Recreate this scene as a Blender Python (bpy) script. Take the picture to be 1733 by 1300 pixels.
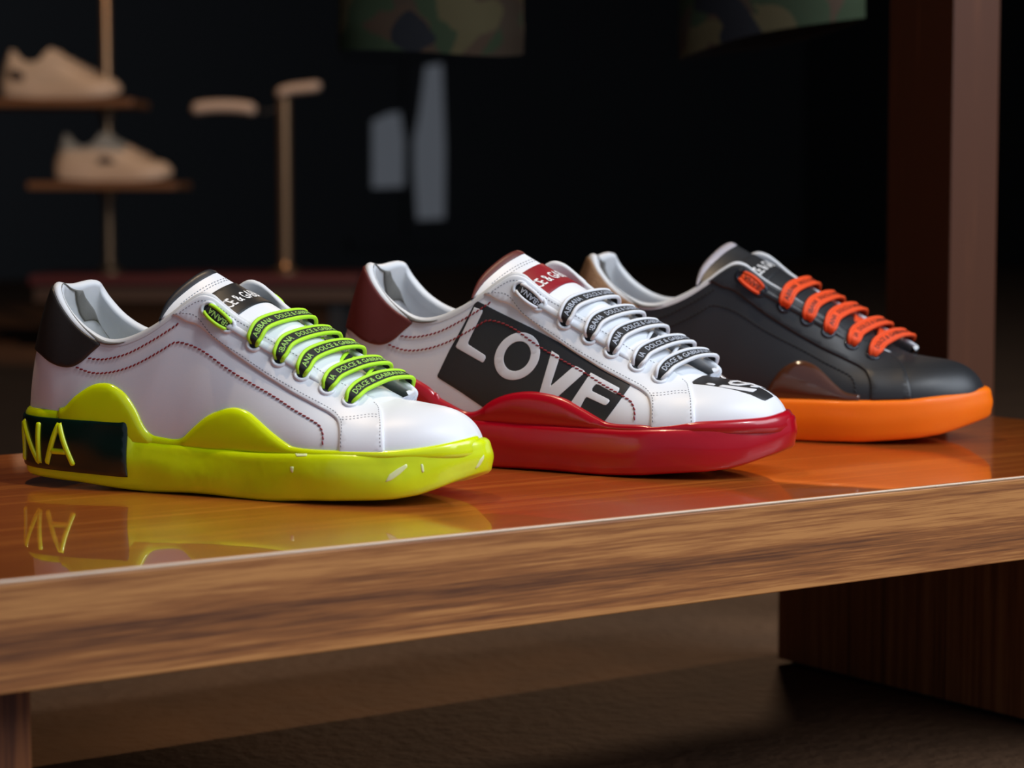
import bpy, bmesh, math, random
import numpy as np
from mathutils import Vector, Matrix
from mathutils.bvhtree import BVHTree
from mathutils.geometry import delaunay_2d_cdt
random.seed(7)
for o in list(bpy.data.objects): bpy.data.objects.remove(o)
scn = bpy.context.scene
COL = scn.collection

# ------------------------------------------------------------------ camera
ZS = 0.215                      # height of the bench top above the floor
FPX, HORIZON, IW, IH = 3950.0, 315.0, 1733.0, 1300.0
PITCH = math.atan((IH/2-HORIZON)/FPX); YAW = math.radians(35)
CAM = np.array([0, 0, 0.18+ZS])
FW = np.array([math.sin(YAW)*math.cos(PITCH), math.cos(YAW)*math.cos(PITCH), -math.sin(PITCH)])
RT = np.array([math.cos(YAW), -math.sin(YAW), 0.0]); UP = np.cross(RT, FW)
cd = bpy.data.cameras.new('camera'); co = bpy.data.objects.new('camera', cd); COL.objects.link(co)
cd.sensor_width = 36; cd.lens = 36*FPX/IW; cd.clip_start = 0.05; cd.clip_end = 60
m = Matrix.Identity(4)
for i in range(3):
    m[i][0], m[i][1], m[i][2], m[i][3] = RT[i], UP[i], -FW[i], CAM[i]
co.matrix_world = m
cd.dof.use_dof = True; cd.dof.focus_distance = 1.40; cd.dof.aperture_fstop = 7.6
scn.camera = co
def ray(px, py): return FW + RT*(px-IW/2)/FPX - UP*(py-IH/2)/FPX
def at_depth(px, py, d): return CAM + ray(px, py)*d

# ------------------------------------------------------------------ light
w = bpy.data.worlds.new('world'); scn.world = w; w.use_nodes = True
bg = w.node_tree.nodes['Background']; bg.inputs[0].default_value = (0.62, 0.74, 1.0, 1); bg.inputs[1].default_value = 0.28
def area(name, loc, target, sx, sy, power, col):
    l = bpy.data.lights.new(name, 'AREA'); l.shape = 'RECTANGLE'; l.size = sx; l.size_y = sy; l.energy = power; l.color = col
    o = bpy.data.objects.new(name, l); COL.objects.link(o); o.location = loc
    o.rotation_euler = (Vector(target)-Vector(loc)).to_track_quat('-Z', 'Y').to_euler(); return o
def spot(name, loc, target, power, col, angle, blend=0.6, r=0.03):
    l = bpy.data.lights.new(name, 'SPOT'); l.energy = power; l.color = col; l.spot_size = math.radians(angle); l.spot_blend = blend; l.shadow_soft_size = r
    o = bpy.data.objects.new(name, l); COL.objects.link(o); o.location = loc
    o.rotation_euler = (Vector(target)-Vector(loc)).to_track_quat('-Z', 'Y').to_euler(); return o
area('daylight_through_window', (2.3, -1.1, 2.3), (0.95, 1.25, 0.25), 2.6, 2.0, 98, (0.82, 0.90, 1.0))
spot('added_centre_spot', (1.15, -.15, 2.5), (0.86, 1.12, 0.22), 95, (0.90, 0.95, 1.0), 26, 1.0, .12)  # added spot with no visible source, brightens the bench centre
spot('ceiling_spot_shoes', (0.55, 1.55, 2.6), (0.85, 1.22, 0.22), 95, (1.0, 0.74, 0.48), 28, 1.0)
spot('ceiling_spot_floor', (3.0, 3.35, 1.75), (1.22, 1.55, 0.0), 88, (1.0, 0.70, 0.45), 24, 1.0, .22)
spot('ceiling_spot_stands', (1.9, 2.9, 2.5), (2.6, 5.1, 0.45), 110, (1.0, 0.60, 0.34), 30)
scn.view_settings.view_transform = 'Standard'; scn.view_settings.look = 'None'
scn.view_settings.exposure = 0.0; scn.view_settings.gamma = 1.0; scn.view_settings.use_curve_mapping = False

# ------------------------------------------------------------------ materials
MATS = {}
def mat(name, col, rough=0.5, metal=0.0, coat=0.0, coat_rough=0.05, spec=0.5, bump=None, sub=0.0, sub_col=None, sheen=0, var=None, trans=0.0):
    if name in MATS: return MATS[name]
    M = bpy.data.materials.new(name); M.use_nodes = True; nt = M.node_tree; b = nt.nodes['Principled BSDF']
    b.inputs['Base Color'].default_value = (*col, 1); b.inputs['Roughness'].default_value = rough; b.inputs['Metallic'].default_value = metal
    b.inputs['Coat Weight'].default_value = coat; b.inputs['Coat Roughness'].default_value = coat_rough; b.inputs['Specular IOR Level'].default_value = spec
    if sub: b.inputs['Subsurface Weight'].default_value = sub; b.inputs['Subsurface Scale'].default_value = 0.006; b.inputs['Subsurface Radius'].default_value = sub_col or (1, 1, .3)
    if trans: b.inputs['Transmission Weight'].default_value = trans
    if sheen: b.inputs['Sheen Weight'].default_value = sheen
    if var:
        tc = nt.nodes.new('ShaderNodeTexCoord'); n = nt.nodes.new('ShaderNodeTexNoise'); n.inputs['Scale'].default_value = var[0]; n.inputs['Detail'].default_value = 4
        mx = nt.nodes.new('ShaderNodeMix'); mx.data_type = 'RGBA'
        mx.inputs[6].default_value = (*col, 1); mx.inputs[7].default_value = (*var[1], 1)
        nt.links.new(tc.outputs['Object'], n.inputs['Vector']); nt.links.new(n.outputs['Fac'], mx.inputs[0]); nt.links.new(mx.outputs[2], b.inputs['Base Color'])
    if bump:
        tc = nt.nodes.new('ShaderNodeTexCoord'); bp = nt.nodes.new('ShaderNodeBump'); bp.inputs['Strength'].default_value = bump[1]; bp.inputs['Distance'].default_value = bump[2]
        if len(bump) > 3 and bump[3] == 'voronoi':
            n = nt.nodes.new('ShaderNodeTexVoronoi'); n.inputs['Scale'].default_value = bump[0]; out = n.outputs['Distance']
        else:
            n = nt.nodes.new('ShaderNodeTexNoise'); n.inputs['Scale'].default_value = bump[0]; n.inputs['Detail'].default_value = 3; out = n.outputs['Fac']
        nt.links.new(tc.outputs['Object'], n.inputs['Vector']); nt.links.new(out, bp.inputs['Height']); nt.links.new(bp.outputs[0], b.inputs['Normal'])
    MATS[name] = M; return M
def wood(name, dark, mid, light, axis, scale=1.0, rough=0.35, coat=0.0, coat_rough=0.03, coat_ior=1.5, contrast=1.0):
    M = bpy.data.materials.new(name); M.use_nodes = True; nt = M.node_tree; b = nt.nodes['Principled BSDF']; N = nt.nodes.new; K = nt.links.new
    tc = N('ShaderNodeTexCoord'); mp = N('ShaderNodeMapping'); s = [34*scale]*3; s[axis] = 1.1*scale; mp.inputs['Scale'].default_value = s
    K(tc.outputs['Object'], mp.inputs['Vector'])
    n1 = N('ShaderNodeTexNoise'); n1.inputs['Scale'].default_value = 1.5; n1.inputs['Detail'].default_value = 5; n1.inputs['Roughness'].default_value = .6; n1.inputs['Distortion'].default_value = .5; K(mp.outputs[0], n1.inputs['Vector'])
    mp2 = N('ShaderNodeMapping'); s2 = [620*scale]*3; s2[axis] = 16*scale; mp2.inputs['Scale'].default_value = s2; K(tc.outputs['Object'], mp2.inputs['Vector'])
    n2 = N('ShaderNodeTexNoise'); n2.inputs['Scale'].default_value = 1.0; n2.inputs['Detail'].default_value = 4; n2.inputs['Roughness'].default_value = .65; K(mp2.outputs[0], n2.inputs['Vector'])
    mp3 = N('ShaderNodeMapping'); s3 = [150*scale]*3; s3[axis] = 1.3*scale; mp3.inputs['Scale'].default_value = s3; K(tc.outputs['Object'], mp3.inputs['Vector'])
    n3 = N('ShaderNodeTexNoise'); n3.inputs['Scale'].default_value = 1.0; n3.inputs['Detail'].default_value = 3; n3.inputs['Distortion'].default_value = .3; K(mp3.outputs[0], n3.inputs['Vector'])
    a = N('ShaderNodeMath'); a.operation = 'MULTIPLY_ADD'; K(n3.outputs['Fac'], a.inputs[0]); a.inputs[1].default_value = 0.62*contrast
    a0 = N('ShaderNodeMath'); a0.operation = 'MULTIPLY_ADD'; K(n1.outputs['Fac'], a0.inputs[0]); a0.inputs[1].default_value = .62; a0.inputs[2].default_value = .19; K(a0.outputs[0], a.inputs[2])
    a2 = N('ShaderNodeMath'); a2.operation = 'MULTIPLY_ADD'; K(n2.outputs['Fac'], a2.inputs[0]); a2.inputs[1].default_value = 0.62*contrast; K(a.outputs[0], a2.inputs[2])
    r = N('ShaderNodeValToRGB'); r.color_ramp.elements[0].position = .74+.0; r.color_ramp.elements[0].color = (*dark, 1)
    r.color_ramp.elements[1].position = 1.28 if False else 1.0; r.color_ramp.elements[1].color = (*mid, 1)
    sc = N('ShaderNodeMath'); sc.operation = 'MULTIPLY_ADD'; K(a2.outputs[0], sc.inputs[0]); sc.inputs[1].default_value = 0.9; sc.inputs[2].default_value = -0.125
    e = r.color_ramp.elements.new(1.0); e.color = (*light, 1); r.color_ramp.elements[1].position = .88
    r.color_ramp.elements[0].position = .72
    K(sc.outputs[0], r.inputs['Fac']); K(r.outputs['Color'], b.inputs['Base Color'])
    b.inputs['Roughness'].default_value = rough; b.inputs['Coat Weight'].default_value = coat; b.inputs['Coat Roughness'].default_value = coat_rough; b.inputs['Coat IOR'].default_value = coat_ior
    bp = N('ShaderNodeBump'); bp.inputs['Strength'].default_value = .12; bp.inputs['Distance'].default_value = .0006; K(n2.outputs['Fac'], bp.inputs['Height']); K(bp.outputs[0], b.inputs['Normal'])
    return M

# ------------------------------------------------------------------ mesh helpers
def link(o, parent=None):
    COL.objects.link(o)
    if parent is not None: o.parent = parent
    return o
def mk(name, verts, faces, material, parent=None, smooth=True, merge=0):
    me = bpy.data.meshes.new(name); me.from_pydata([tuple(v) for v in verts], [], [tuple(f) for f in faces])
    bm = bmesh.new(); bm.from_mesh(me)
    if merge: bmesh.ops.remove_doubles(bm, verts=bm.verts, dist=merge)
    bmesh.ops.recalc_face_normals(bm, faces=bm.faces)
    bm.to_mesh(me); bm.free()
    if smooth: me.polygons.foreach_set('use_smooth', [True]*len(me.polygons))
    me.materials.append(material); me.update()
    return link(bpy.data.objects.new(name, me), parent)
def mkbm(name, bm, material, parent=None, smooth=True, angle=None):
    bmesh.ops.recalc_face_normals(bm, faces=bm.faces)
    me = bpy.data.meshes.new(name); bm.to_mesh(me); bm.free()
    if smooth: me.polygons.foreach_set('use_smooth', [True]*len(me.polygons))
    if angle is not None: me.set_sharp_from_angle(angle=math.radians(angle))
    me.materials.append(material)
    return link(bpy.data.objects.new(name, me), parent)
def box_bm(c, s, bevel=0.0, seg=2, mtx=None):
    bm = bmesh.new(); bmesh.ops.create_cube(bm, size=1)
    bmesh.ops.scale(bm, vec=s, verts=bm.verts)
    if bevel: bmesh.ops.bevel(bm, geom=bm.edges[:], offset=bevel, segments=seg, affect='EDGES', profile=.5)
    bmesh.ops.translate(bm, vec=c, verts=bm.verts)
    if mtx: bmesh.ops.transform(bm, matrix=mtx, verts=bm.verts)
    return bm
def box(name, c, s, material, parent=None, bevel=0.0, mtx=None):
    return mkbm(name, box_bm(c, s, bevel, 2, mtx), material, parent, smooth=False)
def lathe(name, prof, material, parent=None, seg=24, loc=(0, 0, 0)):
    V = []; F = []
    for r, z in prof:
        for k in range(seg):
            a = 2*math.pi*k/seg; V.append((loc[0]+r*math.cos(a), loc[1]+r*math.sin(a), loc[2]+z))
    for i in range(len(prof)-1):
        for k in range(seg):
            F.append((i*seg+k, i*seg+(k+1) % seg, (i+1)*seg+(k+1) % seg, (i+1)*seg+k))
    F.append(tuple(range(seg))); F.append(tuple(range((len(prof)-1)*seg, len(prof)*seg)))
    o = mk(name, V, F, material, parent); o.data.set_sharp_from_angle(angle=math.radians(40)); return o
def thing(name, label, cat, loc=(0, 0, 0), rotz=0, scale=1, group=None):
    o = bpy.data.objects.new(name, None); COL.objects.link(o); o.location = loc; o.rotation_euler = (0, 0, rotz); o.scale = (scale,)*3
    o.empty_display_size = .05
    return tag(o, label, cat, group)
def tag(o, label, cat, group=None):
    o['label'] = label; o['category'] = cat
    if group: o['group'] = group
    return o
def struct(o): o['kind'] = 'structure'; return o
def catmull(P, n, closed=False):
    P = np.array(P, float); N = len(P); out = []
    for i in range(N if closed else N-1):
        g = (lambda k: P[k % N]) if closed else (lambda k: P[min(max(k, 0), N-1)])
        p0, p1, p2, p3 = g(i-1), g(i), g(i+1), g(i+2)
        for j in range(n):
            t = j/n; out.append(.5*(2*p1+(p2-p0)*t+(2*p0-5*p1+4*p2-p3)*t*t+(3*p1-p0-3*p2+p3)*t**3))
    if not closed: out.append(P[-1])
    return np.array(out)
def smooth_poly(P, n=6): return catmull(P, n)
def resample(P, step, closed=False):
    P = np.array(P, float)
    if closed: P = np.vstack([P, P[:1]])
    seg = np.linalg.norm(np.diff(P, axis=0), axis=1); L = np.concatenate([[0], np.cumsum(seg)])
    n = max(2, int(round(L[-1]/step))); t = np.linspace(0, L[-1], n+1)
    R = np.stack([np.interp(t, L, P[:, k]) for k in range(P.shape[1])], 1)
    return R[:-1] if closed else R

class Surf:
    """A grid surface P[a,b] with bilinear lookup, normals and ray hits."""
    def __init__(s, P, flip=1):
        s.P = np.array(P, float); da = np.gradient(s.P, axis=0); db = np.gradient(s.P, axis=1)
        n = np.cross(da, db); L = np.linalg.norm(n, axis=2, keepdims=True); n = n/np.maximum(L, 1e-12)*flip
        bad = L[..., 0] < 1e-10
        s.N = n; s.nu, s.nv = s.P.shape[:2]
        if bad.any():
            for i, j in zip(*np.where(bad)):
                s.N[i, j] = s.N[i, max(j-1, 0)]
        s.F = [(i*s.nv+j, (i+1)*s.nv+j, (i+1)*s.nv+j+1, i*s.nv+j+1) for i in range(s.nu-1) for j in range(s.nv-1)]
        s.V = s.P.reshape(-1, 3)
        s.bvh = BVHTree.FromPolygons([tuple(v) for v in s.V], s.F)
    def _w(s, a, b):
        a = np.clip(np.asarray(a, float), 0, s.nu-1.0001); b = np.clip(np.asarray(b, float), 0, s.nv-1.0001)
        i = a.astype(int); j = b.astype(int); return i, j, (a-i)[..., None], (b-j)[..., None]
    def at(s, a, b, off=0.0):
        i, j, x, y = s._w(a, b)
        f = lambda A: A[i, j]*(1-x)*(1-y)+A[i+1, j]*x*(1-y)+A[i, j+1]*(1-x)*y+A[i+1, j+1]*x*y
        n = f(s.N); n = n/np.maximum(np.linalg.norm(n, axis=-1, keepdims=True), 1e-9)
        return f(s.P)+n*np.asarray(off)[..., None] if np.ndim(off) else f(s.P)+n*off
    def nor(s, a, b):
        i, j, x, y = s._w(a, b); A = s.N
        n = A[i, j]*(1-x)*(1-y)+A[i+1, j]*x*(1-y)+A[i, j+1]*(1-x)*y+A[i+1, j+1]*x*y
        return n/np.linalg.norm(n, axis=-1, keepdims=True)
    def _inv(s, loc, fi):
        i, j = divmod(fi, s.nv-1); p = np.array(loc); x = y = .5
        for _ in range(6):
            q = s.P[i, j]*(1-x)*(1-y)+s.P[i+1, j]*x*(1-y)+s.P[i, j+1]*(1-x)*y+s.P[i+1, j+1]*x*y
            dx = (s.P[i+1, j]-s.P[i, j])*(1-y)+(s.P[i+1, j+1]-s.P[i, j+1])*y
            dy = (s.P[i, j+1]-s.P[i, j])*(1-x)+(s.P[i+1, j+1]-s.P[i+1, j])*x
            A = np.stack([dx, dy], 1); d = np.linalg.lstsq(A, p-q, rcond=None)[0]; x = min(max(x+d[0], 0), 1); y = min(max(y+d[1], 0), 1)
        return i+x, j+y
    def hit(s, o, d):
        loc, n, fi, _ = s.bvh.ray_cast(Vector(o), Vector(d))
        if loc is None:
            best = None; L = np.linalg.norm(d)
            for t in np.linspace(.9, 2.3, 281):
                q = Vector(np.array(o)+np.array(d)*t); l2, n2, f2, ds = s.bvh.find_nearest(q)
                if best is None or ds < best[0]: best = (ds, l2, f2)
            loc, fi = best[1], best[2]
        return s._inv(loc, fi)
    def scales(s, ab):
        a0, a1 = int(ab[:, 0].min()), int(math.ceil(ab[:, 0].max()))+1; b0, b1 = int(ab[:, 1].min()), int(math.ceil(ab[:, 1].max()))+1
        a1 = min(max(a1, a0+2), s.nu); b1 = min(max(b1, b0+2), s.nv); a0 = max(0, min(a0, a1-2)); b0 = max(0, min(b0, b1-2))
        Q = s.P[a0:a1, b0:b1]
        return np.linalg.norm(np.diff(Q, axis=0), axis=2).mean(), np.linalg.norm(np.diff(Q, axis=1), axis=2).mean()

def inside(pts, poly):
    x, y = pts[:, 0], pts[:, 1]; c = np.zeros(len(pts), bool); n = len(poly)
    for i in range(n):
        x1, y1 = poly[i-1]; x2, y2 = poly[i]
        k = ((y1 > y) != (y2 > y)); 
        if y1 != y2: c ^= k & (x < (x2-x1)*(y-y1)/(y2-y1)+x1)
    return c
def dist_poly(pts, poly):
    d = np.full(len(pts), 1e9)
    for i in range(len(poly)):
        a, b = poly[i-1], poly[i]; ab = b-a; t = np.clip(((pts-a)@ab)/max(ab@ab, 1e-18), 0, 1)
        d = np.minimum(d, np.linalg.norm(pts-(a+t[:, None]*ab), axis=1))
    return d
def patch(S, ab, thick=.001, off=.0001, edge=.0008, step=.004, skirt=-.001, bulge=None):
    """Conforming raised piece over the polygon ab (surface coordinates): returns verts, faces."""
    ab = np.array(ab, float); sc = np.array(S.scales(ab)); q = resample(ab*sc, step*.6, True)
    lo, hi = q.min(0), q.max(0); gx, gy = np.meshgrid(np.arange(lo[0], hi[0], step), np.arange(lo[1], hi[1], step*.87))
    gx = gx+((np.arange(gx.shape[0]) % 2)*step*.5)[:, None]
    G = np.stack([gx.ravel(), gy.ravel()], 1); G = G[inside(G, q)]; G = G[dist_poly(G, q) > step*.45] if len(G) else G
    t = np.roll(q, -1, 0)-np.roll(q, 1, 0); nn = np.stack([-t[:, 1], t[:, 0]], 1); nn /= np.maximum(np.linalg.norm(nn, axis=1, keepdims=True), 1e-12)
    area2 = (q[:, 0]*np.roll(q[:, 1], -1)-np.roll(q[:, 0], -1)*q[:, 1]).sum()
    if area2 < 0: nn = -nn
    rings = []
    for e in (edge*.3, edge):
        r = q+nn*e; r = r[inside(r, q)]
        if len(r): r = r[dist_poly(r, q) > e*.85]
        rings.append(r)
    if len(G) and len(rings[1]):
        G = G[dist_poly(G, q) > edge*1.3]
    allp = [q]+[r for r in rings if len(r)]+([G] if len(G) else []); A = np.vstack(allp); n = len(q)
    vo, eo, fo, ov, oe, of = delaunay_2d_cdt([Vector(p) for p in A], [], [list(range(n))], 1, 1e-7)
    vo = np.array([tuple(v) for v in vo]); d = dist_poly(vo, q)
    x = np.clip(d/edge, 0, 1); h = off+thick*np.sqrt(np.clip(1-(1-x)**2, 0, 1))
    if bulge is not None: h = h+bulge(d, vo/sc)
    V = S.at(vo[:, 0]/sc[0], vo[:, 1]/sc[1], h); F = [tuple(f) for f in fo]
    cnt = {}
    for f in F:
        for k in range(len(f)):
            e = (f[k-1], f[k]); key = tuple(sorted(e)); cnt.setdefault(key, []).append(e)
    B = [v[0] for k, v in cnt.items() if len(v) == 1]; V = list(V); mp = {}
    for i in {i for e in B for i in e}:
        mp[i] = len(V); V.append(S.at(vo[i, 0]/sc[0], vo[i, 1]/sc[1], skirt))
    for i, j in B: F.append((j, i, mp[i], mp[j]))
    return V, F
def dashes(S, ab, length=.0022, gap=.0007, r=.0004, off=.0003, tilt=0.0, flat=.6):
    """Row of small stitches along a line on a surface."""
    P = S.at(np.array(ab)[:, 0], np.array(ab)[:, 1]); L = np.concatenate([[0], np.cumsum(np.linalg.norm(np.diff(P, axis=0), axis=1))])
    V = []; F = []; t = 0; k = 0; ab = np.array(ab); prof = [(-.5, .35), (-.3, 1), (.3, 1), (.5, .35)]
    while t+length < L[-1]:
        m_ = t+length/2; a = [np.interp(m_+dd, L, ab[:, 0]) for dd in (-length/2, 0, length/2)]; b = [np.interp(m_+dd, L, ab[:, 1]) for dd in (-length/2, 0, length/2)]
        p0, p1 = S.at(a[0], b[0]), S.at(a[2], b[2]); n = S.nor(a[1], b[1]); T = p1-p0; T /= max(np.linalg.norm(T), 1e-9); sd = np.cross(n, T)
        T = T+sd*tilt; T /= np.linalg.norm(T); sd = np.cross(n, T); c = S.at(a[1], b[1])+n*off
        i0 = len(V)
        for (s_, w_) in prof:
            for q in range(6):
                an = 2*math.pi*q/6; V.append(c+T*s_*length+(sd*math.cos(an)+n*math.sin(an)*flat)*r*w_)
        for i in range(3):
            for q in range(6): F.append((i0+i*6+q, i0+i*6+(q+1) % 6, i0+(i+1)*6+(q+1) % 6, i0+(i+1)*6+q))
        F.append(tuple(i0+q for q in range(6))); F.append(tuple(i0+18+q for q in range(6)))
        t += length+gap; k += 1
    return V, F
def tube(path, r, seg=8, closed=False):
    P = np.array(path, float); n = len(P); T = np.gradient(P, axis=0) if not closed else np.roll(P, -1, 0)-np.roll(P, 1, 0)
    T /= np.linalg.norm(T, axis=1, keepdims=True); ref = np.array([0, 0, 1.0]) if abs(T[0][2]) < .9 else np.array([1.0, 0, 0])
    V = []; F = []; u = np.cross(T[0], ref); u /= np.linalg.norm(u); rr = np.ones(n)*r
    for i in range(n):
        u = u-T[i]*(u@T[i]); u /= np.linalg.norm(u); v = np.cross(T[i], u)
        for k in range(seg):
            a = 2*math.pi*k/seg; V.append(P[i]+(u*math.cos(a)+v*math.sin(a))*rr[i])
    for i in range(n if closed else n-1):
        for k in range(seg):
            j = (i+1) % n; F.append((i*seg+k, i*seg+(k+1) % seg, j*seg+(k+1) % seg, j*seg+k))
    if not closed: F.append(tuple(range(seg))); F.append(tuple(range((n-1)*seg, n*seg)))
    return V, F
TXT = {}
def text2d(body, bold=0.0):
    """Flat lettering outline: verts in units of cap height, starting at x=0."""
    if (body, bold) in TXT: return TXT[(body, bold)]
    c = bpy.data.curves.new('lettering', 'FONT'); c.body = body; c.size = 1; c.resolution_u = 2; c.offset = bold; c.fill_mode = 'FRONT'
    o = bpy.data.objects.new('lettering', c); COL.objects.link(o); bpy.context.view_layer.update()
    dg = bpy.context.evaluated_depsgraph_get(); me = o.evaluated_get(dg).to_mesh()
    V = np.array([v.co[:2] for v in me.vertices]); F = [tuple(p.vertices) for p in me.polygons]
    o.evaluated_get(dg).to_mesh_clear(); bpy.data.objects.remove(o); bpy.data.curves.remove(c)
    V[:, 0] -= V[:, 0].min(); h = .729; V = V/h
    TXT[(body, bold)] = (V, F); return V, F

# ------------------------------------------------------------------ the setting
m_floor = mat('dark_stone_floor', (.15, .075, .036), .8, spec=.2, bump=(75, .6, .006), var=(11, (.07, .037, .020)))
m_wall = mat('black_wall_paint', (.0135, .0135, .0135), .55)
m_ceil = mat('black_ceiling_paint', (.01, .01, .01), .8)
struct(box('floor', (3, 4.2, -.05), (11, 10.4, .1), m_floor))
struct(box('wall_back', (3, 9.35, 1.5), (11, .1, 3), m_wall))
struct(box('wall_right', (8.45, 4.2, 1.5), (.1, 10.4, 3), m_wall))
struct(box('wall_left', (-2.45, 4.9, 1.5), (.1, 9, 3), m_wall))
struct(box('ceiling', (3, 4.9, 3.05), (11, 9, .1), m_ceil))

W_TOP = wood('walnut_top_lacquered', (.42, .095, .014), (.68, .19, .028), (.82, .29, .055), 0, 1.0, .30, 1.0, .015, 1.5, .7)
W_FRONT = wood('walnut_front', (.125, .040, .012), (.34, .118, .030), (.56, .235, .066), 0, 1.0, .55)
W_LEG = wood('walnut_upright_grain', (.12, .034, .010), (.27, .085, .024), (.38, .14, .04), 2, 1.0, .5)
W_EDGE = mat('painted_edge_glint', (.62, .42, .27), .3, coat=.6)  # pale colour stands in for the glint along the front top edge
# bench: lacquered top, solid front rail, end legs
BX0, BX1, BY0, BY1, TH = -.35, 1.355, 1.0, 1.474, .053
bench = thing('display_bench', 'low walnut display bench with glossy lacquered top carrying the three sneakers', 'bench', ((BX0+BX1)/2, (BY0+BY1)/2, 0))
bc = Vector(bench.location)
def bpart(name, lo, hi, material, bevel=0.0):
    lo, hi = Vector(lo), Vector(hi); return box(name, (lo+hi)/2-bc, hi-lo, material, bench, bevel)
bpart('bench_top', (BX0, BY0+.0022, ZS-.006), (BX1, BY1, ZS), W_TOP, .0006)
bpart('bench_core', (BX0, BY0+.004, ZS-TH+.0005), (BX1, BY1, ZS-.006), W_LEG)
bpart('front_rail', (BX0, BY0, ZS-TH), (BX1, BY0+.004, ZS-.0016), W_FRONT, .0008)
bpart('edge_glint_strip', (BX0, BY0+.0001, ZS-.0018), (BX1, BY0+.0022, ZS), W_EDGE, .0007)
for lx0, lx1, ly0, ly1 in ((.395, .4475, 1.045, 1.44), (1.2775, 1.33, 1.03, 1.44)):
    lg = bpart('leg', (lx0, ly0, .004), (lx1, ly1, ZS-TH-.0055), W_LEG, .001)
    sp = bpart('spacer', (lx0+.006, ly0+.022, ZS-TH-.0055), (lx1-.006, ly1-.02, ZS-TH+.0006), m_wall)
    ft = bpart('foot_pad', (lx0+.008, ly0+.01, 0), (lx1-.008, ly1-.01, .004), m_wall)

# wooden post behind the right end of the bench
W_POST = wood('walnut_post', (.11, .034, .011), (.20, .066, .022), (.26, .095, .034), 2, 1.0, .45, contrast=.6)
po = box('wooden_post', (1.492+.029, 1.46+.04, 1.5), (.058, .08, 3.0), W_POST, None, .0015); struct(po); po['label'] = 'square brown wooden post rising behind the bench end'

# ------------------------------------------------------------------ sneaker model (local metres, x heel to toe, -y near side)
S1 = (.58280, 1.34577, -.98129, 1.004); S2 = (.81102, 1.35771, -1.04148, 1.063); S3 = (1.03324, 1.41255, -.94526, 1.0697)
def to_local(P, V):
    c, s = math.cos(V[2]), math.sin(V[2]); d = np.asarray(P, float)-np.array([V[0], V[1], ZS])
    return np.array([c*d[0]+s*d[1], -s*d[0]+c*d[1], d[2]])/V[3]
def lray(px, py, V):
    o = to_local(CAM, V); return o, to_local(CAM+ray(px, py), V)-o
def pix(S, pts, V):
    q = np.array([S.hit(*lray(x, y, V)) for x, y in pts])
    if S is UP_S and np.median(q[:, 0]) < S.nu*.45: q[q[:, 0] > S.nu*.9, 0] = 0
    return q
def dense(pts, step=5.0): return resample(np.array(pts, float), step, True)
def pix_y(px, py, y, V=S1):
    o, d = lray(px, py, V); return o+d*((y-o[1])/d[1])

NK = 8      # subdivisions per key
# B: x, y | T near: x, y, z | handles a, b, c, d | far shift of T.x, T.y, T.z
KEYS = [
 (.2965, 0,     .262, 0, .0540,     .0175, .000, .021, 0,      0, 0, 0),
 (.2925, .0130, .261, 0, .0541,     .0175, .001, .021, 0,      0, 0, 0),
 (.2840, .0240, .259, 0, .0544,     .0175, .001, .021, 0,      0, 0, 0),
 (.2700, .0335, .2555, 0, .0550,    .0175, .002, .021, 0,      0, 0, 0),
 (.2540, .0405, .251, 0, .0560,     .0175, .002, .020, 0,      0, 0, 0),
 (.2380, .0440, .246, .0005, .0570, .0175, .002, .019, .001,   0, 0, 0),
 (.2240, .0455, .237, .0095, .0578, .0175, .003, .016, .004,   .012, .003, .003),
 (.2090, .0455, .2215, .0155, .0640, .018, .003, .013, .008,   .013, .002, .004),
 (.1940, .0440, .206, .0184, .0725, .020, .003, .012, .010,    .011, .002, .004),
 (.1785, .0420, .193, .0203, .0812, .022, .004, .010, .013,    .009, .001, .003),
 (.1625, .0400, .179, .0225, .0892, .024, .004, .010, .016,    .007, 0, .003),
 (.1475, .0385, .165, .0248, .0980, .026, .004, .009, .020,    .005, 0, .003),
 (.1345, .0375, .154, .0266, .1045, .028, .004, .008, .023,    .004, 0, .004),
 (.1245, .0370, .145, .0279, .1113, .030, .004, .007, .026,    .003, 0, .005),
 (.1165, .0366, .139, .0288, .1152, .030, .004, .006, .028,    .002, 0, .005),
 (.1095, .0364, .132, .0300, .1158, .030, .004, .005, .028,    .001, 0, .005),
 (.1015, .0362, .1235, .0320, .1108, .028, .004, .004, .026,   0, 0, .004),
 (.0935, .0361, .114, .0338, .1035, .026, .004, .003, .024,    0, 0, .002),
 (.0835, .0360, .099, .0345, .0940, .024, .004, .002, .021,    0, 0, .001),
 (.0715, .0358, .083, .0343, .0877, .022, .004, .002, .019,    0, 0, .001),
 (.0605, .0354, .070, .0336, .0866, .022, .004, .002, .019,    0, 0, .001),
 (.0495, .0345, .058, .0325, .0912, .023, .004, .003, .021,    0, 0, 0),
 (.0395, .0330, .047, .0306, .0985, .025, .003, .005, .024,    0, 0, 0),
 (.0305, .0308, .0375, .0288, .1085, .027, .003, .008, .028,   0, 0, 0),
 (.0215, .0275, .0315, .0262, .1172, .029, .002, .011, .031,   0, 0, 0),
 (.0130, .0225, .0275, .0205, .1197, .030, .002, .013, .032,   0, 0, 0),
 (.0065, .0155, .0252, .0135, .1195, .030, .002, .015, .032,   0, 0, 0),
 (.0026, .0080, .0243, .0068, .1187, .030, .002, .016, .032,   0, 0, 0),
 (.0014, 0,     .0240, 0, .1184,     .030, .002, .016, .032,   0, 0, 0)]
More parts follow.
